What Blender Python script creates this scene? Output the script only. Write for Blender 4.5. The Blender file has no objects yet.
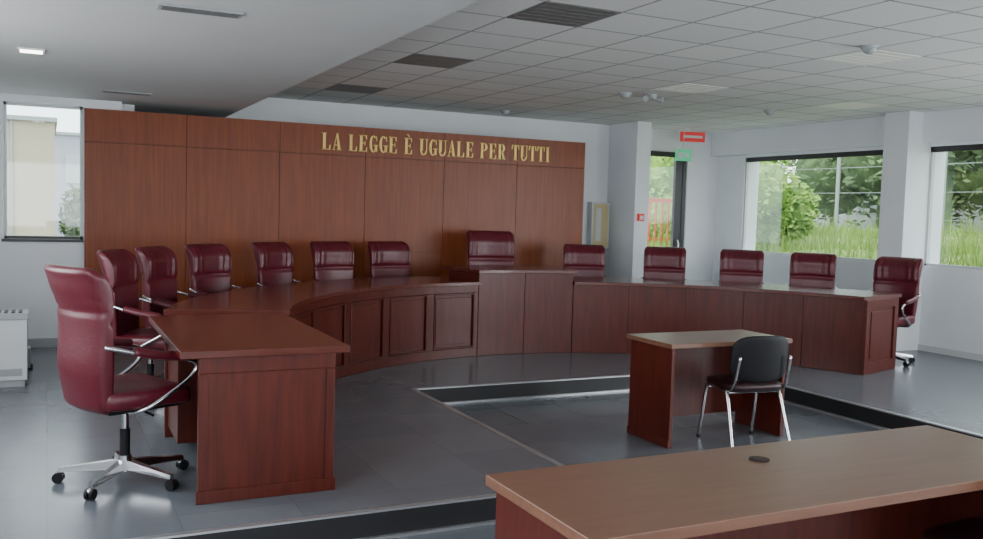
import bpy, math, random
from math import sin, cos, pi, radians
from mathutils import Vector, Matrix
random.seed(3)
scene=bpy.context.scene
# ------------------------------------------------------------------ materials
def new_mat(name):
    m=bpy.data.materials.new(name); m.use_nodes=True
    nt=m.node_tree; b=nt.nodes['Principled BSDF']
    return m,nt,b
def simple(name,col,rough=.5,metal=0,coat=0,emit=None,es=0,spec=.5):
    m,nt,b=new_mat(name)
    b.inputs['Base Color'].default_value=(*col,1); b.inputs['Roughness'].default_value=rough
    b.inputs['Metallic'].default_value=metal; b.inputs['Coat Weight'].default_value=coat
    b.inputs['Specular IOR Level'].default_value=spec
    if emit: b.inputs['Emission Color'].default_value=(*emit,1); b.inputs['Emission Strength'].default_value=es
    return m
def noisy(name,c1,c2,scale=(1,1,1),ns=5,rough=.4,coat=0,bump=0,detail=4,dist=0,lo=.3,hi=.7,metal=0,coatr=.1,spec=.5):
    m,nt,b=new_mat(name); N=nt.nodes; L=nt.links
    tc=N.new('ShaderNodeTexCoord'); mp=N.new('ShaderNodeMapping'); mp.inputs['Scale'].default_value=scale
    no=N.new('ShaderNodeTexNoise'); no.inputs['Scale'].default_value=ns; no.inputs['Detail'].default_value=detail; no.inputs['Distortion'].default_value=dist
    cr=N.new('ShaderNodeValToRGB'); cr.color_ramp.elements[0].position=lo; cr.color_ramp.elements[1].position=hi
    cr.color_ramp.elements[0].color=(*c1,1); cr.color_ramp.elements[1].color=(*c2,1)
    L.new(tc.outputs['Object'],mp.inputs['Vector']); L.new(mp.outputs[0],no.inputs['Vector']); L.new(no.outputs['Fac'],cr.inputs[0]); L.new(cr.outputs[0],b.inputs['Base Color'])
    b.inputs['Roughness'].default_value=rough; b.inputs['Coat Weight'].default_value=coat; b.inputs['Coat Roughness'].default_value=coatr; b.inputs['Metallic'].default_value=metal
    b.inputs['Specular IOR Level'].default_value=spec
    if bump:
        bp=N.new('ShaderNodeBump'); bp.inputs['Strength'].default_value=bump; bp.inputs['Distance'].default_value=.01
        L.new(no.outputs['Fac'],bp.inputs['Height']); L.new(bp.outputs[0],b.inputs['Normal'])
    return m
def tiled(name,ca,cb,mortar,size,msz,rough,off=(0,0),nscale=3,spec=.5,amp=.18):
    m,nt,b=new_mat(name); N=nt.nodes; L=nt.links
    tc=N.new('ShaderNodeTexCoord'); mp=N.new('ShaderNodeMapping'); mp.inputs['Location'].default_value=(off[0],off[1],0)
    br=N.new('ShaderNodeTexBrick'); br.offset=0; br.squash=1
    br.inputs['Scale'].default_value=1; br.inputs['Brick Width'].default_value=size; br.inputs['Row Height'].default_value=size
    br.inputs['Mortar Size'].default_value=msz; br.inputs['Mortar Smooth'].default_value=.1
    br.inputs['Color1'].default_value=(*ca,1); br.inputs['Color2'].default_value=(*cb,1); br.inputs['Mortar'].default_value=(*mortar,1)
    no=N.new('ShaderNodeTexNoise'); no.inputs['Scale'].default_value=nscale; no.inputs['Detail'].default_value=6
    mr=N.new('ShaderNodeMapRange'); mr.inputs['To Min'].default_value=1-amp; mr.inputs['To Max'].default_value=1+amp
    mx=N.new('ShaderNodeVectorMath'); mx.operation='SCALE'
    L.new(tc.outputs['Object'],mp.inputs['Vector']); L.new(mp.outputs[0],br.inputs['Vector']); L.new(tc.outputs['Object'],no.inputs['Vector'])
    L.new(no.outputs['Fac'],mr.inputs['Value']); L.new(br.outputs['Color'],mx.inputs[0]); L.new(mr.outputs[0],mx.inputs['Scale']); L.new(mx.outputs[0],b.inputs['Base Color'])
    b.inputs['Roughness'].default_value=rough; b.inputs['Specular IOR Level'].default_value=spec
    return m
WALLP=noisy('wall_paint',(.78,.80,.83),(.82,.84,.87),ns=2,rough=.7)
SOFF=noisy('soffit_plaster',(.60,.60,.60),(.63,.63,.63),ns=2,rough=.8)
CEIL=tiled('ceiling_tiles',(.76,.75,.74),(.82,.81,.79),(.36,.36,.35),.6,.012,.85,off=(.03,.05),nscale=40,spec=.2,amp=.1)
FLOOR=tiled('floor_stone',(.115,.128,.147),(.135,.15,.17),(.105,.117,.134),.6,.004,.24,nscale=4,amp=.12)
WOODW=noisy('wood_wall',(.165,.031,.006),(.235,.052,.011),scale=(14,14,.7),ns=2.5,rough=.40,detail=6,dist=.6,coat=.12,coatr=.3,spec=.3)
WOODD=noisy('wood_desk',(.055,.006,.003),(.095,.013,.006),scale=(10,10,.8),ns=3,rough=.36,detail=6,dist=.5,coat=.12,coatr=.22,spec=.35)  # desk wood, colour lowered to put shade into fronts and sides
WOODT=noisy('wood_top',(.075,.013,.008),(.105,.021,.012),scale=(1.2,9,9),ns=3,rough=.24,detail=6,dist=.5,coat=.45,coatr=.16)
TABT=noisy('wood_table_top',(.14,.060,.034),(.185,.082,.046),scale=(1.2,9,9),ns=3,rough=.36,detail=6,dist=.4,coat=.2,coatr=.28)
DARKW=simple('dark_gap',(.03,.010,.006),.7)
LEATH=noisy('burgundy_leather',(.080,.005,.012),(.108,.008,.018),ns=60,rough=.35,bump=.15)
LEATHD=noisy('dark_maroon_vinyl',(.020,.004,.006),(.028,.006,.008),ns=60,rough=.4,bump=.1)
CHROME=simple('chrome',(.62,.62,.64),.18,1)
BLACK=simple('black_plastic',(.007,.007,.009),.55,spec=.25)
RISER=simple('black_riser',(.012,.012,.014),.5)
NOSE=simple('aluminium_nosing',(.55,.56,.58),.35,.8)
GOLD=simple('gold_letters',(.75,.52,.15),.4,.2)
FRAME=simple('dark_window_frame',(.035,.032,.035),.4)
GREYF=simple('grey_plastic',(.35,.37,.38),.5)
WHITE=simple('white_metal',(.62,.64,.65),.45)
LOUV=noisy('luminaire_louvre',(.13,.13,.13),(.19,.19,.185),ns=20,rough=.5)
LOUVL=simple('luminaire_diffuser',(.85,.84,.78),.5)
RED=simple('red_sign',(.65,.03,.03),.5,emit=(.8,.05,.05),es=.25)
GREEN=simple('green_sign',(.05,.45,.2),.5,emit=(.1,.8,.4),es=.35)
LAMP=simple('lamp_glow',(1,1,1),.5,emit=(1,.96,.88),es=9)
GRASS=noisy('grass',(.09,.14,.035),(.22,.28,.09),ns=3,rough=.9,spec=.1)
LEAF=noisy('leaves_bright',(.11,.24,.03),(.27,.40,.09),ns=6,rough=.7,spec=.1)
LEAFD=noisy('leaves_dark',(.05,.08,.035),(.12,.17,.075),ns=3,rough=.8,spec=.1)
BEIGE=noisy('beige_facade',(.37,.32,.22),(.43,.38,.27),ns=1,rough=.9,spec=.1)
CONC=simple('concrete',(.30,.32,.31),.9,spec=.1)
LILAC=simple('pale_facade',(.33,.33,.37),.9,spec=.1)
FENCE=simple('fence_metal',(.25,.28,.28),.6)
REDP=simple('red_post',(.45,.06,.03),.6)
YEL=simple('hose_box_door',(.62,.52,.28),.4)
def glass():
    m=bpy.data.materials.new('window_glass'); m.use_nodes=True; nt=m.node_tree; N=nt.nodes; L=nt.links
    N.clear(); o=N.new('ShaderNodeOutputMaterial'); mx=N.new('ShaderNodeMixShader'); t=N.new('ShaderNodeBsdfTransparent'); g=N.new('ShaderNodeBsdfGlossy')
    t.inputs[0].default_value=(.88,.92,.91,1); g.inputs['Roughness'].default_value=.03; mx.inputs[0].default_value=.05
    L.new(t.outputs[0],mx.inputs[1]); L.new(g.outputs[0],mx.inputs[2]); L.new(mx.outputs[0],o.inputs[0]); return m
GLASS=glass()
# ------------------------------------------------------------------ mesh builder
class MB:
    def __init__(s): s.v=[]; s.f=[]; s.m=[]; s.sm=[]; s.mats=[]
    def mi(s,mat):
        if mat not in s.mats: s.mats.append(mat)
        return s.mats.index(mat)
    def add(s,vs,fs,mat,smooth=False,M=None):
        o=len(s.v); i=s.mi(mat)
        for p in vs:
            p=Vector(p)
            if M is not None: p=M@p
            s.v.append(tuple(p))
        for f in fs: s.f.append([o+k for k in f]); s.m.append(i); s.sm.append(smooth)
    def box(s,x0,x1,y0,y1,z0,z1,mat,M=None):
        vs=[(x,y,z) for z in (z0,z1) for y in (y0,y1) for x in (x0,x1)]
        s.add(vs,[(0,2,3,1),(4,5,7,6),(0,1,5,4),(2,6,7,3),(0,4,6,2),(1,3,7,5)],mat,False,M)
    def arc(s,C,r0,r1,z0,z1,a0,a1,mat,step=2.0):
        n=max(1,int(abs(a1-a0)/step+.5)); vs=[];fs=[]
        for i in range(n+1):
            a=radians(a0+(a1-a0)*i/n)
            for r,z in ((r0,z0),(r1,z0),(r1,z1),(r0,z1)): vs.append((C[0]+r*cos(a),C[1]+r*sin(a),z))
        for i in range(n):
            b=4*i
            for k in range(4):
                k2=(k+1)%4; fs.append((b+k,b+k2,b+4+k2,b+4+k))
        fs.append((3,2,1,0)); b=4*n; fs.append((b,b+1,b+2,b+3))
        s.add(vs,fs,mat)
    def cyl(s,p0,p1,r0,r1,mat,n=16,M=None,smooth=True):
        p0=Vector(p0);p1=Vector(p1); d=(p1-p0).normalized()
        u=d.orthogonal().normalized(); w=d.cross(u); vs=[]
        for p,r in ((p0,r0),(p1,r1)):
            for i in range(n):
                a=2*pi*i/n; vs.append(p+u*r*cos(a)+w*r*sin(a))
        fs=[(i,(i+1)%n,n+(i+1)%n,n+i) for i in range(n)]
        s.add(vs,fs,mat,smooth,M); s.add(vs,[tuple(range(n-1,-1,-1)),tuple(range(n,2*n))],mat,False,M)
    def tube(s,pts,r,mat,n=8,sub=5,M=None,flat=1.0):
        P=[Vector(p) for p in pts]; Q=[]
        for i in range(len(P)-1):
            p0=P[max(i-1,0)];p1=P[i];p2=P[i+1];p3=P[min(i+2,len(P)-1)]
            for k in range(sub):
                t=k/sub; Q.append(.5*((2*p1)+(p2-p0)*t+(2*p0-5*p1+4*p2-p3)*t*t+(3*p1-p0-3*p2+p3)*t**3))
        Q.append(P[-1]); vs=[];fs=[]; u=None
        for i,q in enumerate(Q):
            d=(Q[min(i+1,len(Q)-1)]-Q[max(i-1,0)]).normalized()
            u=d.orthogonal().normalized() if u is None else (u-d*u.dot(d)).normalized()
            w=d.cross(u)
            for k in range(n):
                a=2*pi*k/n; vs.append(q+u*r*cos(a)+w*r*sin(a)*flat)
        for i in range(len(Q)-1):
            for k in range(n): fs.append((i*n+k,i*n+(k+1)%n,(i+1)*n+(k+1)%n,(i+1)*n+k))
        fs.append(tuple(range(n-1,-1,-1))); e=(len(Q)-1)*n; fs.append(tuple(range(e,e+n)))
        s.add(vs,fs,mat,True,M)
    def sell(s,c,sz,mat,e1=.35,e2=.35,nu=28,nv=14,fn=None,M=None):
        def sp(x,e): return math.copysign(abs(x)**e,x)
        vs=[];fs=[]
        for j in range(nv+1):
            v=-pi/2+pi*j/nv
            for i in range(nu):
                u=2*pi*i/nu
                p=Vector((sz[0]*sp(cos(v),e1)*sp(cos(u),e2),sz[1]*sp(cos(v),e1)*sp(sin(u),e2),sz[2]*sp(sin(v),e1)))
                if fn: p=fn(p)
                vs.append(p+Vector(c))
        for j in range(nv):
            for i in range(nu): fs.append((j*nu+i,j*nu+(i+1)%nu,(j+1)*nu+(i+1)%nu,(j+1)*nu+i))
        s.add(vs,fs,mat,True,M)
    def mesh(s,name):
        me=bpy.data.meshes.new(name); me.from_pydata(s.v,[],s.f)
        for m in s.mats: me.materials.append(m)
        for i,p in enumerate(me.polygons): p.material_index=s.m[i]; p.use_smooth=s.sm[i]
        me.update(); return me
    def obj(s,name,loc=(0,0,0),rot=0,bevel=0):
        o=bpy.data.objects.new(name,s.mesh(name)); bpy.context.collection.objects.link(o); o.location=loc; o.rotation_euler=(0,0,rot)
        if bevel:
            b=o.modifiers.new('bevel','BEVEL'); b.width=bevel; b.segments=2; b.limit_method='ANGLE'; b.angle_limit=radians(50)
        return o
def inst(me,name,loc,rot,sc=1):
    o=bpy.data.objects.new(name,me); bpy.context.collection.objects.link(o); o.location=loc; o.rotation_euler=(0,0,rot); o.scale=(sc,)*3; return o
LO=-.15
XL,XR,YS,YN=-1.5,10.0,-3.0,12.0
# ------------------------------------------------------------------ floor & platform
b=MB(); b.box(XL-.3,XR+.3,YS-.3,YN+.3,LO-.1,LO,FLOOR); b.obj('floor')
PX0,PX1,PY0,PY1=2.96,6.42,4.51,7.52
b=MB()
b.box(XL,PX0,PY0,10.9,LO,0,FLOOR); b.box(PX0,XR,PY1,10.9,LO,0,FLOOR); b.box(.9,XR,10.9,YN,LO,0,FLOOR); b.box(PX1,XR,2.6,PY1,LO,0,FLOOR)
t=.004
b.box(XL,PX0+t,PY0-t,PY0,LO,-.008,RISER); b.box(PX0,PX0+t,PY0,PY1,LO,-.008,RISER)
b.box(PX0,PX1,PY1-t,PY1,LO,-.008,RISER); b.box(PX1-t,PX1,2.6,PY1,LO,-.008,RISER); b.box(PX1-t,XR,2.6-t,2.6,LO,-.008,RISER)
w=.035
b.box(XL,PX0+.006,PY0-.006,PY0+w,-.008,.003,NOSE); b.box(PX0-w,PX0+.006,PY0+w,PY1,-.008,.003,NOSE)
b.box(PX0-w,PX1+w,PY1-.006,PY1+w,-.008,.003,NOSE); b.box(PX1-.006,PX1+w,2.6,PY1,-.008,.003,NOSE)
b.obj('floor_platform')
b=MB(); b.box(PX0,PX1,PY1-.03,PY1-.004,LO,LO+.015,NOSE); b.box(PX1-.03,PX1-.004,2.6,PY1-.03,LO,LO+.015,NOSE); b.box(XL,PX0,PY0-.03,PY0-.004,LO,LO+.015,NOSE); b.obj('trim_1')
# ------------------------------------------------------------------ ceiling
b=MB(); b.box(2.03,XR+.3,YS-.3,YN+.3,3.0,3.1,CEIL); b.obj('ceiling')
b=MB(); b.box(XL-.3,2.03,YS-.3,YN+.3,2.7,3.1,SOFF); b.obj('ceiling_soffit')
# ------------------------------------------------------------------ walls
def wall_x(name,x0,x1,segs,op,z0=LO,z1=3.0):
    b=MB(); y=segs[0]
    for (ya,yb,za,zb) in sorted(op):
        if ya>y: b.box(x0,x1,y,ya,z0,z1,WALLP)
        if za>z0: b.box(x0,x1,ya,yb,z0,za,WALLP)
        if zb<z1: b.box(x0,x1,ya,yb,zb,z1,WALLP)
        y=yb
    if y<segs[1]: b.box(x0,x1,y,segs[1],z0,z1,WALLP)
    return b.obj(name)
def wall_y(name,y0,y1,segs,op,z0=LO,z1=3.0):
    b=MB(); x=segs[0]
    for (xa,xb,za,zb) in sorted(op):
        if xa>x: b.box(x,xa,y0,y1,z0,z1,WALLP)
        if za>z0: b.box(xa,xb,y0,y1,z0,za,WALLP)
        if zb<z1: b.box(xa,xb,y0,y1,zb,z1,WALLP)
        x=xb
    if x<segs[1]: b.box(x,segs[1],y0,y1,z0,z1,WALLP)
    return b.obj(name)
def winx(name,x,ya,yb,za,zb,pane=True):
    b=MB(); f=.03; d=.05
    b.box(x,x+d,ya,ya+f,za,zb,FRAME); b.box(x,x+d,yb-f,yb,za,zb,WHITE); b.box(x,x+d,ya,yb,za,za+f,WHITE); b.box(x,x+d,ya,yb,zb-.07,zb,FRAME)
    if pane: b.box(x+.02,x+.026,ya+f,yb-f,za+f,zb-.07,GLASS)
    return b.obj(name)
def winy(name,y,xa,xb,za,zb,mat=WHITE,pane=True):
    b=MB(); f=.03; d=.05
    b.box(xa,xa+f,y,y+d,za,zb,mat); b.box(xb-f,xb,y,y+d,za,zb,mat); b.box(xa,xb,y,y+d,za,za+f,FRAME); b.box(xa,xb,y,y+d,zb-f,zb,mat)
    if pane: b.box(xa+f,xb-f,y+.02,y+.026,za+f,zb-f,GLASS)
    return b.obj(name)
WR=[(8.36,11.35,1.08,2.58),(5.2,7.96,1.08,2.58),(2.0,4.6,1.08,2.58),(-1.6,1.4,1.08,2.58)]
wall_x('wall_right',XR,XR+.3,(YS,YN+.3),WR)
for i,wn in enumerate(WR): winx('window_%d'%(i+1),XR+.02,*wn)
WL=[(1.0,4.0,1.0,2.5),(-2.4,.4,1.0,2.5),(4.6,7.6,1.0,2.5)]
wall_x('wall_left',XL-.3,XL,(YS,11.0),WL,z1=2.7)
for i,wn in enumerate(WL): winx('window_%d'%(i+5),XL-.2,*wn,pane=False)
WS=[(-1.0,2.0,.9,2.5),(2.8,6.0,.9,2.5),(6.6,9.6,.9,2.5)]
wall_y('wall_front',YS-.3,YS,(XL-.3,XR+.3),WS)
for i,wn in enumerate(WS): winy('window_%d'%(i+8),YS-.2,*wn,pane=False)
wall_y('wall_back_left',10.95,11.2,(XL-.3,.75),[(-1.35,-.50,1.17,2.62),(-.41,.36,1.17,2.62)],z1=2.7)
winy('window_11',11.02,-.41,.36,1.17,2.62); winy('window_12',11.02,-1.35,-.5,1.17,2.62)
wall_y('wall_back',YN,YN+.25,(.75,8.40),[])
wall_y('wall_back_corner',YN,YN+.25,(9.38,XR),[])
wall_y('wall_back_lintel',YN,YN+.25,(8.40,9.38),[],z0=2.66)
b=MB(); b.box(.75,.9,11.2,YN,LO,3.0,WALLP); b.obj('wall_return')
b=MB(); b.box(7.85,8.10,11.25,YN,0,3.0,WALLP); b.obj('column')
b=MB(); b.box(9.6,XR,7.96,8.33,0,3.0,WALLP); b.obj('column')
b=MB(); b.box(9.6,XR,1.5,1.9,0-.15,3.0,WALLP); b.obj('column')
b=MB(); b.box(9.85,XR,2.6,YN,2.62,3.0,WALLP); b.obj('trim_beam')
b=MB(); b.box(XL,.35,10.93,10.95,0,.09,GREYF); b.obj('baseboard_back')
b=MB(); b.box(XR-.015,XR,2.6,7.96,0,.08,WHITE); b.box(XR-.015,XR,8.33,YN,0,.08,WHITE); b.obj('baseboard_right')
b=MB(); b.box(-.43,.36,10.90,11.0,1.14,1.17,FRAME); b.obj('trim_window_sill')
# door
b=MB()
x0,x1=8.41,9.37
b.box(x0,x0+.06,YN+.02,YN+.10,0,2.65,FRAME); b.box(x1-.06,x1,YN+.02,YN+.10,0,2.65,FRAME); b.box(x0,x1,YN+.02,YN+.10,2.57,2.65,FRAME)
b.box(x0+.06,x0+.15,YN+.03,YN+.09,0,2.57,FRAME); b.box(x1-.20,x1-.06,YN+.03,YN+.09,0,2.57,FRAME); b.box(x0+.15,x1-.2,YN+.03,YN+.09,0,.15,FRAME); b.box(x0+.15,x1-.2,YN+.03,YN+.09,.95,1.01,FRAME)
b.box(x0+.06,x1-.06,YN+.055,YN+.06,.1,2.6,GLASS)
b.tube([(x1-.14,YN+.03,.95),(x1-.14,YN-.03,.98),(x1-.14,YN-.03,1.2),(x1-.14,YN+.03,1.23)],.012,CHROME)
b.obj('door_1')
# ------------------------------------------------------------------ wood panelled wall
b=MB(); W0,W1=.37,6.74; n=6; pw=(W1-W0)/n; g=.003
b.box(W0,W1,10.918,10.945,0,2.60,DARKW)
for i in range(n):
    xa=W0+i*pw+(g if i else 0); xb=W0+(i+1)*pw-(g if i<n-1 else 0)
    b.box(xa,xb,10.9,10.92,0,1.06,WOODW); b.box(xa,xb,10.9,10.92,1.063,2.236,WOODW); b.box(xa,xb,10.9,10.92,2.242,2.60,WOODW)
b.obj('wall_wood_panelling')
# ------------------------------------------------------------------ serif lettering
def letter(ch):
    T=.16; t=.05; P=[]
    def R(x0,y0,x1,y1): P.append([(x0,y0),(x1,y0),(x1,y1),(x0,y1)])
    def stem(x,y0=0,y1=1,serb=True,sert=True):
        R(x,y0,x+T,y1)
        if serb: R(x-.05,y0,x+T+.05,y0+t)
        if sert: R(x-.05,y1-t,x+T+.05,y1)
    def ring(cx,cy,rx,ry,a0,a1,th,tv):
        n=14
        for i in range(n):
            a=radians(a0+(a1-a0)*i/n); c=radians(a0+(a1-a0)*(i+1)/n)
            P.append([(cx+rx*cos(a),cy+ry*sin(a)),(cx+rx*cos(c),cy+ry*sin(c)),(cx+(rx-th)*cos(c),cy+(ry-tv)*sin(c)),(cx+(rx-th)*cos(a),cy+(ry-tv)*sin(a))])
    if ch=='L': stem(.05); R(.21,0,.5,t); P.append([(.5,0),(.5,.3),(.46,.3),(.40,.05)])
    elif ch in 'EÈ':
        stem(.05); R(.21,0,.5,t); P.append([(.5,0),(.5,.28),(.46,.28),(.40,.05)]); R(.21,.95,.48,1); P.append([(.48,1),(.38,.95),(.44,.74),(.48,.74)])
        R(.21,.49,.38,.54); R(.36,.38,.40,.65)
        if ch=='È': P.append([(.13,1.22),(.25,1.22),(.36,1.06),(.30,1.06)])
    elif ch=='A':
        P.append([(.27,1),(.23,.94),(.04,0),(.09,0)]); P.append([(.22,1),(.32,1),(.50,0),(.33,0)]); R(.12,.28,.38,.33); R(-.01,0,.15,t); R(.28,0,.55,t)
    elif ch=='G':
        ring(.27,.5,.25,.51,50,318,.15,.06); R(.36,.05,.50,.42); R(.29,.40,.55,.45); P.append([(.47,1),(.43,.9),(.46,.68),(.50,.68)])
    elif ch=='U':
        R(.05,.28,.05+T,1); R(0,.95,.26,1); R(.44,.28,.49,1); R(.37,.95,.55,1); ring(.27,.28,.22,.29,180,360,.10,.08)
    elif ch in 'PR':
        stem(.05)
        ring(.24,.735,.26,.265,-90,90,.15,.05)
        R(.2,.95,.25,1); R(.2,.47,.25,.52)
        if ch=='R': P.append([(.24,.49),(.36,.49),(.53,0),(.38,0)]); R(.36,0,.56,t)
    elif ch=='T':
        stem(.19,sert=False); R(0,.95,.54,1); P.append([(0,1),(0,.7),(.04,.7),(.1,.95)]); P.append([(.54,1),(.54,.7),(.50,.7),(.44,.95)])
    elif ch=='I': stem(.19)
    return P
txt='LA LEGGE È UGUALE PER TUTTI'
adv={' ':.36,'I':.42}
tot=sum(adv.get(c,.62) for c in txt)-.1
H=.205; k=(6.17-3.0)/tot; x=3.0; b=MB()
for c in txt:
    if c!=' ':
        for P in letter(c):
            off=-.12 if c=='I' else 0
            vs=[(x+(px+off)*k,10.90-.014,2.30+py*H) for px,py in P]+[(x+(px+off)*k,10.90-.001,2.30+py*H) for px,py in P]
            b.add(vs,[(0,1,2,3),(7,6,5,4),(0,4,5,1),(1,5,6,2),(2,6,7,3),(3,7,4,0)],GOLD)
    x+=adv.get(c,.62)*k
b.obj('wall_motto_lettering')
# ------------------------------------------------------------------ judges' bench
C=(4.65,5.9); RI=3.2
def arc_panels(b,a0,a1,n,ztop,fielded=True):
    b.arc(C,RI,RI+.035,.0,ztop,a0,a1,WOODD)
    p=(a1-a0)/n
    if fielded:
        b.arc(C,RI-.022,RI,0,.10,a0,a1,WOODD); b.arc(C,RI-.022,RI,ztop-.08,ztop,a0,a1,WOODD)
        for i in range(n+1):
            am=a0+i*p; lo=max(a0,am-.85); hi=min(a1,am+.85)
            b.arc(C,RI-.022,RI,.10,ztop-.08,lo,hi,WOODD,1)
        for i in range(n):
            lo=a0+i*p+1.5; hi=a0+(i+1)*p-1.5
            b.arc(C,RI-.014,RI,.15,ztop-.13,lo,hi,WOODD)
            for (q0,q1,z0,z1) in ((lo-.62,lo-.38,.105,ztop-.085),(hi+.38,hi+.62,.105,ztop-.085)): b.arc(C,RI-.030,RI,z0,z1,q0,q1,WOODD,1)
            b.arc(C,RI-.03,RI,.105,.12,lo-.6,hi+.6,WOODD); b.arc(C,RI-.03,RI,ztop-.10,ztop-.085,lo-.6,hi+.6,WOODD)
    else:
        for i in range(n): b.arc(C,RI-.018,RI,.0,ztop,a0+i*p+.03,a0+(i+1)*p-.03,WOODD)
def seg(a0,a1,n,zt,fielded,rout,over=(.0,.0)):
    b=MB(); arc_panels(b,a0,a1,n,zt-.04,fielded)
    b.arc(C,RI-.07,rout,zt-.04,zt,a0-over[0],a1+over[1],WOODT,1.5)
    for a in [a0,a1]+[a0+(a1-a0)*i/3 for i in (1,2)]:
        q=.28 if a<a1 else -.28
        b.arc(C,RI+.035,rout-.10,0,zt-.04,min(a,a+q*2),max(a,a+q*2),WOODD,1)
    return b
b=seg(96.6,165.5,6,.83,True,4.02); b.obj('judges_bench_section',bevel=.004)
b=seg(75.4,96.5,2,.96,False,3.95,(.6,.6)); 
b.obj('judges_bench_center',bevel=.004)
b=seg(16.7,75.3,5,.83,False,4.02,(.5,0))
a=radians(16.7); e=Vector((cos(a),sin(a),0)); nrm=Vector((sin(a),-cos(a),0))
M=Matrix(((e.x,nrm.x,0,C[0]),(e.y,nrm.y,0,C[1]),(0,0,1,0),(0,0,0,1)))
r0,r1=RI-.02,3.94
b.box(r0,r1,0,.02,0,.79,WOODD,M)
b.box(r0,r1,.02,.04,0,.12,WOODD,M); b.box(r0,r1,.02,.04,.70,.79,WOODD,M); b.box(r0,r0+.09,.02,.04,.12,.70,WOODD,M); b.box(r1-.09,r1,.02,.04,.12,.70,WOODD,M)
b.box(r0+.13,r1-.13,.02,.032,.16,.66,WOODD,M)
b.obj('judges_bench_section',bevel=.004)
# ------------------------------------------------------------------ clerk desk (left)
b=MB(); zt=.83; dx0,dx1,dy0,dy1=.72,1.46,4.95,6.5
b.box(dx0-.10,dx1+.07,dy0-.05,dy1+.05,zt-.04,zt,WOODT)
b.box(dx0,dx1,dy0,dy0+.035,0,zt-.04,WOODD)
b.box(dx0,dx1,dy1-.035,dy1,0,zt-.04,WOODD); b.box(dx1-.035,dx1,dy0+.035,dy1-.035,0,zt-.04,WOODD)
b.box(dx0+.02,dx0+.45,dy1-.55,dy1-.036,.08,zt-.045,WOODD)
b.box(dx0-.012,dx1+.012,dy0-.014,dy0,0,.07,WOODD); b.box(dx0,dx1,dy0-.01,dy0,.70,.79,WOODD); b.box(dx0,dx0+.05,dy0-.01,dy0,.07,.70,WOODD); b.box(dx1-.05,dx1,dy0-.01,dy0,.07,.7,WOODD)
b.box(dx1,dx1+.012,dy0,dy1,0,.07,WOODD)
b.obj('clerk_desk',bevel=.004)
# ------------------------------------------------------------------ office tables
def table(name,x0,x1,y0,y1,zt,thick,top,grom=None):
    b=MB(); z0=LO
    b.box(x0,x1,y0,y1,zt-thick,zt,top)
    b.box(x0+.03,x0+.06,y0+.03,y1-.03,z0,zt-thick,WOODD); b.box(x1-.06,x1-.03,y0+.03,y1-.03,z0,zt-thick,WOODD)
    b.box(x0+.06,x1-.06,y1-.12,y1-.10,z0+.12,zt-thick,WOODD)
    b.box(x0+.02,x0+.03,y0+.03,y1-.03,z0,z0+.06,WOODD)
    if grom:
        b.cyl((grom[0],grom[1],zt),(grom[0],grom[1],zt+.004),.04,.04,BLACK,24); b.cyl((grom[0],grom[1],zt+.004),(grom[0],grom[1],zt+.007),.03,.028,DARKW,24)
    return b.obj(name,bevel=.003)
table('witness_table',4.20,5.40,5.47,6.07,.65,.035,TABT)
table('office_desk',1.43,3.76,2.20,2.92,.65,.04,TABT,(2.54,2.72))
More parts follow.
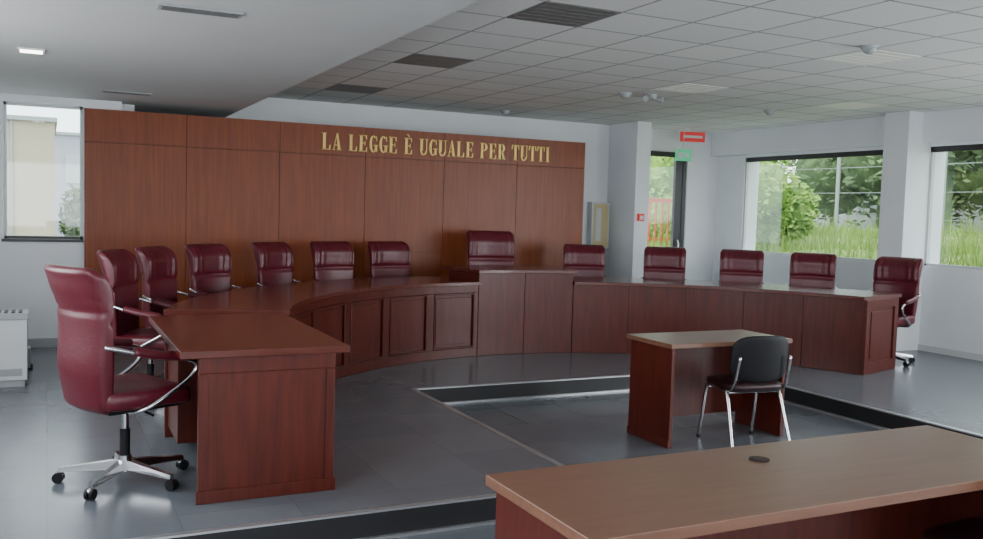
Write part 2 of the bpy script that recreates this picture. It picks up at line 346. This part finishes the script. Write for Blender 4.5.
# ------------------------------------------------------------------ executive chair
def exec_chair(ztop,wscale=1):
    b=MB()
    for i in range(5):
        a=2*pi*i/5+.3; c,s=cos(a),sin(a)
        M=Matrix(((c,-s,0,0),(s,c,0,0),(0,0,1,0),(0,0,0,1)))
        vs=[(.03,-.028,.075),(.03,.028,.075),(.03,.022,.125),(.03,-.022,.125),(.345,-.016,.062),(.345,.016,.062),(.345,.012,.085),(.345,-.012,.085)]
        b.add(vs,[(0,1,2,3),(7,6,5,4),(0,4,5,1),(1,5,6,2),(2,6,7,3),(3,7,4,0)],CHROME,False,M)
        b.cyl((.33,0,.05),(.33,0,.075),.011,.011,BLACK,8,M)
        for yy in (-.022,.006): b.cyl((.345,yy,.030),(.345,yy+.016,.030),.030,.030,BLACK,14,M)
        b.sell((.342,0,.045),(.026,.02,.016),CHROME,.8,.8,10,6,M=M)
    b.cyl((0,0,.065),(0,0,.15),.045,.035,CHROME,18); b.cyl((0,0,.14),(0,0,.30),.028,.028,BLACK,14); b.cyl((0,0,.30),(0,0,.42),.02,.02,CHROME,14)
    b.box(-.09,.09,-.13,.11,.40,.45,BLACK); b.cyl((.06,.03,.42),(.26,.03,.41),.007,.007,BLACK,8)
    def seatfn(p):
        q=p.copy(); q.z+= -.035*max(0,(p.y-.12)/.16)**2 ; 
        if p.z>0: q.z-=.018*(1-min(1,(p.x/.27)**2))*(1-min(1,(p.y/.26)**2))
        return q
    b.sell((0,.02,.505),(.275*wscale,.27,.062),LEATH,.42,.38,40,16,seatfn)
    b.sell((0,.02,.455),(.25*wscale,.24,.022),BLACK,.4,.35,32,8)
    z0=.44; nz=48; nx=40; z1=ztop
    def cen(t):
        return -.235-.03*t-.06*t*t-.02*sin(t*pi*2)*(.6)+ (-.035*max(0,(t-.84)/.16)**2)
    vs=[];fs=[]
    for j in range(nz+1):
        t=j/nz; 
        z=z0+(z1-z0)*t
        hw=(.235+.035*sin(min(1,t/.75)*pi/2))*wscale
        if t>.93: hw*= (1-.10*((t-.93)/.07)**2)
        if t<.06: hw*=(.9+.1*t/.06)
        th=.046+.020*math.exp(-((t-.86)/.09)**2)+.014*math.exp(-((t-.3)/.15)**2)
        if t>.95: th*=math.sqrt(max(.02,1-((t-.95)/.052)**2))
        if t<.05: th*=math.sqrt(max(.05,1-((.05-t)/.052)**2))
        for i in range(nx*2):
            u=2*pi*i/(nx*2)
            sx=math.copysign(abs(cos(u))**.45,cos(u)); sy=math.copysign(abs(sin(u))**.55,sin(u))
            x=hw*sx; y=cen(t)+th*sy+.055*(x/.27)**2
            if sy>0:
                amp=.014*max(0,min(1,(t-.62)/.10)) 
                y+=amp*abs(cos(x*44))
                y-=.016*math.exp(-((t-.62)/.02)**2)
            else:
                y+=.010*math.exp(-((t-.70)/.02)**2)
            vs.append((x,y,z))
    m=nx*2
    for j in range(nz):
        for i in range(m): fs.append((j*m+i,j*m+(i+1)%m,(j+1)*m+(i+1)%m,(j+1)*m+i))
    fs.append(tuple(range(m-1,-1,-1))); fs.append(tuple(range(nz*m,nz*m+m)))
    b.add(vs,fs,LEATH,True)
    for sgn in (-1,1):
        x=.30*sgn*wscale
        b.tube([(x*.88,-.235,.80),(x*1.0,-.17,.785),(x*1.04,.02,.73),(x*1.04,.20,.705),(x*1.04,.255,.66),(x*1.02,.20,.585),(x*.98,.02,.48),(x*.80,-.06,.435),(x*.5,-.06,.43)],.0125,CHROME,8,6)
        b.tube([(x*1.03,-.10,.775),(x*1.045,.03,.745),(x*1.045,.19,.722)],.022,LEATH,10,5,flat=1.3)
    return b
EX=exec_chair(1.21).mesh('executive_chair'); EXH=exec_chair(1.36,1.15).mesh('high_back_chair')
RC=4.31
for a in (155,146,135.5,123.2,112.6,101.6,68.3,55.5,42.8,32.1,20):
    r=radians(a+random.uniform(-.5,.5)); inst(EX,'executive_chair',(C[0]+RC*cos(r),C[1]+RC*sin(r),0),r+pi/2+random.uniform(-.12,.12))
r=radians(84.8); inst(EXH,'high_back_chair',(C[0]+4.25*cos(r),C[1]+4.25*sin(r),0),r+pi/2)
inst(EX,'executive_chair',(.40,5.52,0),radians(-90+22),1.03)
# ------------------------------------------------------------------ visitor stacking chair
def visitor():
    b=MB()
    for s_ in (-1,1):
        x=.245*s_
        b.tube([(x,.24,0),(x*.98,.20,.22),(x*.95,.17,.42),(x*.95,.12,.445),(x*.95,-.05,.44),(x*.95,-.12,.42),(x*1.0,-.20,.2),(x*1.05,-.27,0)],.0135,CHROME,8,5)
        b.tube([(x*.95,-.05,.44),(x*.95,-.17,.46),(x*.93,-.22,.55),(x*.9,-.26,.72)],.0115,CHROME,8,5)
        b.cyl((x,.24,0),(x,.24,.02),.017,.015,BLACK,10); b.cyl((x*1.05,-.27,0),(x*1.05,-.27,.02),.017,.015,BLACK,10)
    b.tube([(-.23,.14,.425),(.23,.14,.425)],.009,CHROME,8,1); b.tube([(-.23,-.1,.42),(.23,-.1,.42)],.009,CHROME,8,1)
    b.sell((0,.01,.475),(.245,.225,.034),LEATHD,.45,.4,36,12)
    b.sell((0,.01,.448),(.235,.215,.014),BLACK,.4,.35,36,8)
    b.sell((0,-.25,.70),(.25,.022,.18),BLACK,.55,.45,36,14,lambda p:Vector((p.x,p.y+.07*(p.x/.24)**2-.12*p.z,p.z)))
    return b.mesh('visitor_chair')
VC=visitor()
inst(VC,'visitor_chair',(4.91,5.46,LO),radians(-8))
inst(VC,'visitor_chair',(3.44,2.30,LO),radians(6))
# ------------------------------------------------------------------ fan coil unit
b=MB(); b.box(-1.0,-.2,8.62,8.9,.06,.58,WHITE); b.box(-.98,-.22,8.64,8.88,0,.06,GREYF); b.box(-1.01,-.19,8.60,8.92,.58,.63,GREYF)
for i in range(14): b.box(-.97+i*.054,-.94+i*.054,8.65,8.87,.63,.636,BLACK)
b.box(-.96,-.24,8.612,8.62,.10,.16,GREYF)
b.obj('fan_coil_unit',(.05,0,0),bevel=.005)
b=MB(); b.box(-.1,.1,-.12,.12,0,.015,BLACK); b.box(-.08,.08,-.1,.1,.015,.20,GREYF); b.obj('floor_socket_box',(-.22,9.6,0),bevel=.004)
# ------------------------------------------------------------------ ceiling fittings
def panel(x,y,mat,name):
    b=MB(); s=.293
    b.box(-s,s,-s,s,-.004,0,mat)
    for i in range(1,6): b.box(-s,s,-s+i*.0977-.002,-s+i*.0977+.002,-.006,-.004,mat)
    b.obj(name,(x,y,3.0))
def grid(v,o): return (math.floor((v+o)/.6)+.5)*.6-o
for x,y in ((3.27,10.45),(3.27,8.25),(3.27,5.69)): panel(grid(x,.03),grid(y,.05),LOUV,'ceiling_luminaire')
for x,y in ((6.42,5.81),(6.42,8.3),(8.9,8.3)): panel(grid(x,.03),grid(y,.05),LOUVL,'ceiling_luminaire')
def dome(x,y,name,r=.06,z=3.0,mat=WHITE):
    b=MB(); b.cyl((0,0,-.02),(0,0,0),r*1.2,r*1.25,mat,20); b.sell((0,0,-.02),(r,r,.045),mat,1,1,20,10); b.obj(name,(x,y,z))
dome(5.87,5.28,'smoke_detector',.055,mat=GREYF); dome(5.94,8.78,'smoke_detector',mat=GREYF); dome(5.68,11.3,'smoke_detector',mat=GREYF)
dome(8.3,9.0,'smoke_detector',mat=GREYF)
b=MB()
for s_ in (-1,1):
    b.cyl((s_*.07,0,-.05),(s_*.12,-.05,-.06),.028,.035,GREYF,12)
b.cyl((0,0,-.05),(0,0,0),.05,.06,GREYF,14); b.obj('emergency_spot_lamp',(6.25,8.7,3.0))
for x,y in ((.79,5.48),(.73,9.97)):
    b=MB(); b.box(-.23,.23,-.07,.07,-.01,0,GREYF)
    for i in range(4): b.box(-.21,.21,-.055+i*.03,-.04+i*.03,-.013,-.01,LOUV)
    b.obj('ceiling_vent',(x,y,2.7),bevel=.002)
b=MB(); b.box(-.09,.09,-.09,.09,-.012,0,WHITE); b.box(-.075,.075,-.075,.075,-.014,-.012,LAMP); b.obj('recessed_spot_lamp',(-.1,7.65,2.7))
b=MB(); b.box(-.20,.20,-.02,.02,-.075,.075,RED); b.box(-.16,.16,-.023,-.02,-.02,.02,WHITE); b.cyl((0,0,.075),(0,0,.14),.006,.006,WHITE,8); b.obj('fire_exit_sign',(9.06,11.5,2.86),radians(-15))
b=MB(); b.box(-.13,.13,-.015,.015,-.09,.09,GREEN); b.box(-.09,-.01,-.018,-.015,-.05,.05,WHITE); b.box(.02,.09,-.018,-.015,-.03,.03,WHITE); b.cyl((0,0,.09),(0,0,.44),.004,.004,WHITE,8); b.obj('emergency_exit_sign',(8.82,11.4,2.56),radians(-15))
b=MB(); b.box(7.50,7.82,YN-.13,YN-.002,1.08,1.80,WHITE); b.box(7.53,7.79,YN-.14,YN-.13,1.11,1.77,YEL); b.box(7.57,7.66,YN-.145,YN-.14,1.2,1.7,WHITE); b.obj('fire_hose_cabinet')
b=MB(); b.box(7.90,8.0,11.21,11.25,1.53,1.64,RED); b.box(7.92,7.98,11.20,11.21,1.55,1.61,WHITE); b.obj('fire_alarm_call_point')
# ------------------------------------------------------------------ outside
b=MB()
nx,ny=30,50; vs=[];fs=[]
def gz(x,y): return .80+min(1,max(0,(x-10.35)/6))*.55+.06*sin(x*1.7+y)+.05*cos(y*2.1)
for j in range(ny+1):
    for i in range(nx+1):
        x=10.35+i*.5; y=-4+j*.6
        vs.append((x,y,gz(x,y)))
for j in range(ny):
    for i in range(nx): a=j*(nx+1)+i; fs.append((a,a+1,a+nx+2,a+nx+1))
b.add(vs,fs,GRASS,True); random.seed(5)
for k in range(14000):
    x=random.uniform(10.6,17); y=random.uniform(3,20); z=gz(x,y)-.05; h=random.uniform(.06,.32)*(2.2 if random.random()<.12 else 1); a=random.uniform(0,6.28); w=.009
    dx,dy=cos(a)*w,sin(a)*w; lx,ly=random.uniform(-.14,.14),random.uniform(-.14,.14)
    b.add([(x-dx,y-dy,z),(x+dx,y+dy,z),(x+lx,y+ly,z+h+.1)],[(0,1,2)],LEAF if random.random()<.6 else GRASS)
b.obj('ground_grass_bank')
b=MB(); b.box(-30,60,12.3,60,-.3,-.16,CONC); b.box(-30,-1.9,-30,12.3,-.3,-.16,CONC); b.box(-1.9,10.4,-30,-3.4,-.3,-.16,CONC);b.obj('ground_paving')
def foliage(name,blobs,n,mat,ls,trunk=None):
    b=MB()
    for (c,r) in blobs:
        for k in range(n):
            d=Vector((random.gauss(0,1),random.gauss(0,1),random.gauss(0,1))).normalized()*random.uniform(.55,1.0)
            p=Vector((c[0]+d.x*r[0],c[1]+d.y*r[1],c[2]+d.z*r[2])); s_=ls*random.uniform(.6,1.3)
            u=Vector((random.gauss(0,1),random.gauss(0,1),random.gauss(0,1))).normalized(); w=u.orthogonal().normalized()*.45
            b.add([p-u*s_,p+w*s_,p+u*s_,p-w*s_],[(0,1,2,3)],mat)
        b.sell(c,(r[0]*.7,r[1]*.7,r[2]*.7),mat,1,1,12,8)
    if trunk:
        for (p,r0,h) in trunk: b.cyl(p,(p[0]+.1,p[1],p[2]+h),r0,r0*.6,LEAFD,8)
    return b.obj(name)
foliage('leafy_bush',[((12.5,13.7,2.2),(.8,.7,.8)),((12.8,14.2,1.5),(.9,.9,.7)),((12.7,14.2,2.9),(.8,.7,.6)),((13.6,13.9,1.8),(.5,.5,.6))],1300,LEAF,.08,[((12.8,14.0,.8),.06,1.5)])
foliage('tree_row',[((25+i*.4,6+i*2.6,3.9+random.uniform(-.4,.4)),(2.2,2.2,2.4)) for i in range(9)]+[((19,6.8,4.0),(1.8,1.8,1.4)),((19.5,10.2,4.0),(1.6,1.6,1.4)),((19,14.6,4.1),(1.6,1.6,1.4))],1100,LEAFD,.18,[((25+i*.4,6+i*2.6,-.16),.15,3) for i in range(9)]+[((19,6.8,1),.12,2),((19.5,10.2,1),.12,2),((19,14.6,1),.12,2)])
foliage('shrub',[((13.1,17.8,2.6),(.8,.8,1.1)),((13.0,17.4,1.6),(.8,.7,.8))],900,LEAF,.09,[((13.1,17.8,.9),.05,1)])
foliage('distant_shrub',[((.75,24,1.0),(.5,.5,1.1))],900,LEAFD,.1,[((.75,24,-.16),.05,.8)])
b=MB()
for i in range(6):
    y=4.6+i*2.9; b.cyl((17.2,y,1.1),(17.2,y,3.4),.045,.045,FENCE,8)
for z in (1.7,2.3,2.9): b.box(17.197,17.203,3,20,z-.006,z+.006,FENCE)
b.obj('perimeter_fence')
b=MB(); b.box(31,31.3,0,50,-.16,3.2,CONC); b.obj('garden_boundary')
b=MB(); b.box(-6,.12,16.5,20,-.16,2.85,BEIGE); b.box(-6.05,.16,16.42,20,2.85,2.92,CONC); b.box(-.52,-.49,16.47,16.5,-.16,2.85,CONC); b.box(-6,.12,16.47,16.5,.9,.94,CONC); b.obj('beige_building')
b=MB(); b.box(-2,2.6,36,40,-.16,3.9,LILAC); b.box(-2,2.6,35.9,40,3.9,4.0,CONC)
for i in range(4): b.box(-1.6+i*1.1,-1.0+i*1.1,35.95,36,2.2,3.2,GREYF)
b.obj('distant_building')
b=MB()
for i in range(6): b.cyl((11.1+i*.16,15.6,.8),(11.1+i*.16,15.6,2.0),.025,.025,REDP,8)
b.box(11.05,11.95,15.58,15.62,1.9,1.98,REDP); b.box(11.05,11.95,15.58,15.62,1.1,1.16,REDP); b.obj('red_railing')
# ------------------------------------------------------------------ light
wd=bpy.data.worlds.new('World'); scene.world=wd; wd.use_nodes=True
bg=wd.node_tree.nodes['Background']; bg.inputs[0].default_value=(.88,.94,1,1); bg.inputs[1].default_value=6.0
sl=bpy.data.lights.new('sun','SUN'); sl.energy=4.5; sl.angle=radians(3); sl.color=(1,.96,.88)
so=bpy.data.objects.new('sun',sl); bpy.context.collection.objects.link(so); so.rotation_euler=Vector((-.45,-.25,1)).to_track_quat('Z','Y').to_euler()
def fill_light(name,loc,dirv,w,h,e):
    l=bpy.data.lights.new(name,'AREA'); l.shape='RECTANGLE'; l.size=w; l.size_y=h; l.energy=e; l.color=(.95,.98,1)
    o=bpy.data.objects.new(name,l); bpy.context.collection.objects.link(o); o.location=loc
    o.rotation_euler=Vector(dirv).to_track_quat('-Z','Z').to_euler()
# area lamps added in the unseen windows to brighten the room
for (ya,yb,za,zb) in WL: fill_light('window_daylight',(XL-.03,(ya+yb)/2,(za+zb)/2),(1,0,0),yb-ya,zb-za,85)
for (xa,xb,za,zb) in WS: fill_light('window_daylight',((xa+xb)/2,YS-.03,(za+zb)/2),(0,1,0),xb-xa,zb-za,34)
for (ya,yb,za,zb) in WR[2:]: fill_light('window_daylight',(XR-.01,(ya+yb)/2,(za+zb)/2),(-1,0,0),yb-ya,zb-za,190)
# ------------------------------------------------------------------ camera
f=910; yaw,pitch,roll=map(radians,(26.1,3.61,-1.65))
fw=Vector((sin(yaw)*cos(pitch),cos(yaw)*cos(pitch),-sin(pitch))); r=Vector((cos(yaw),-sin(yaw),0)); d=fw.cross(r)
r2=r*cos(roll)+d*sin(roll); d2=-r*sin(roll)+d*cos(roll)
cd=bpy.data.cameras.new('camera'); co=bpy.data.objects.new('camera',cd); bpy.context.collection.objects.link(co)
cd.sensor_width=36; cd.lens=f*36/983; cd.clip_start=.05
up=-d2; bk=-fw
co.matrix_world=Matrix(((r2.x,up.x,bk.x,0),(r2.y,up.y,bk.y,0),(r2.z,up.z,bk.z,1.6),(0,0,0,1)))
scene.camera=co
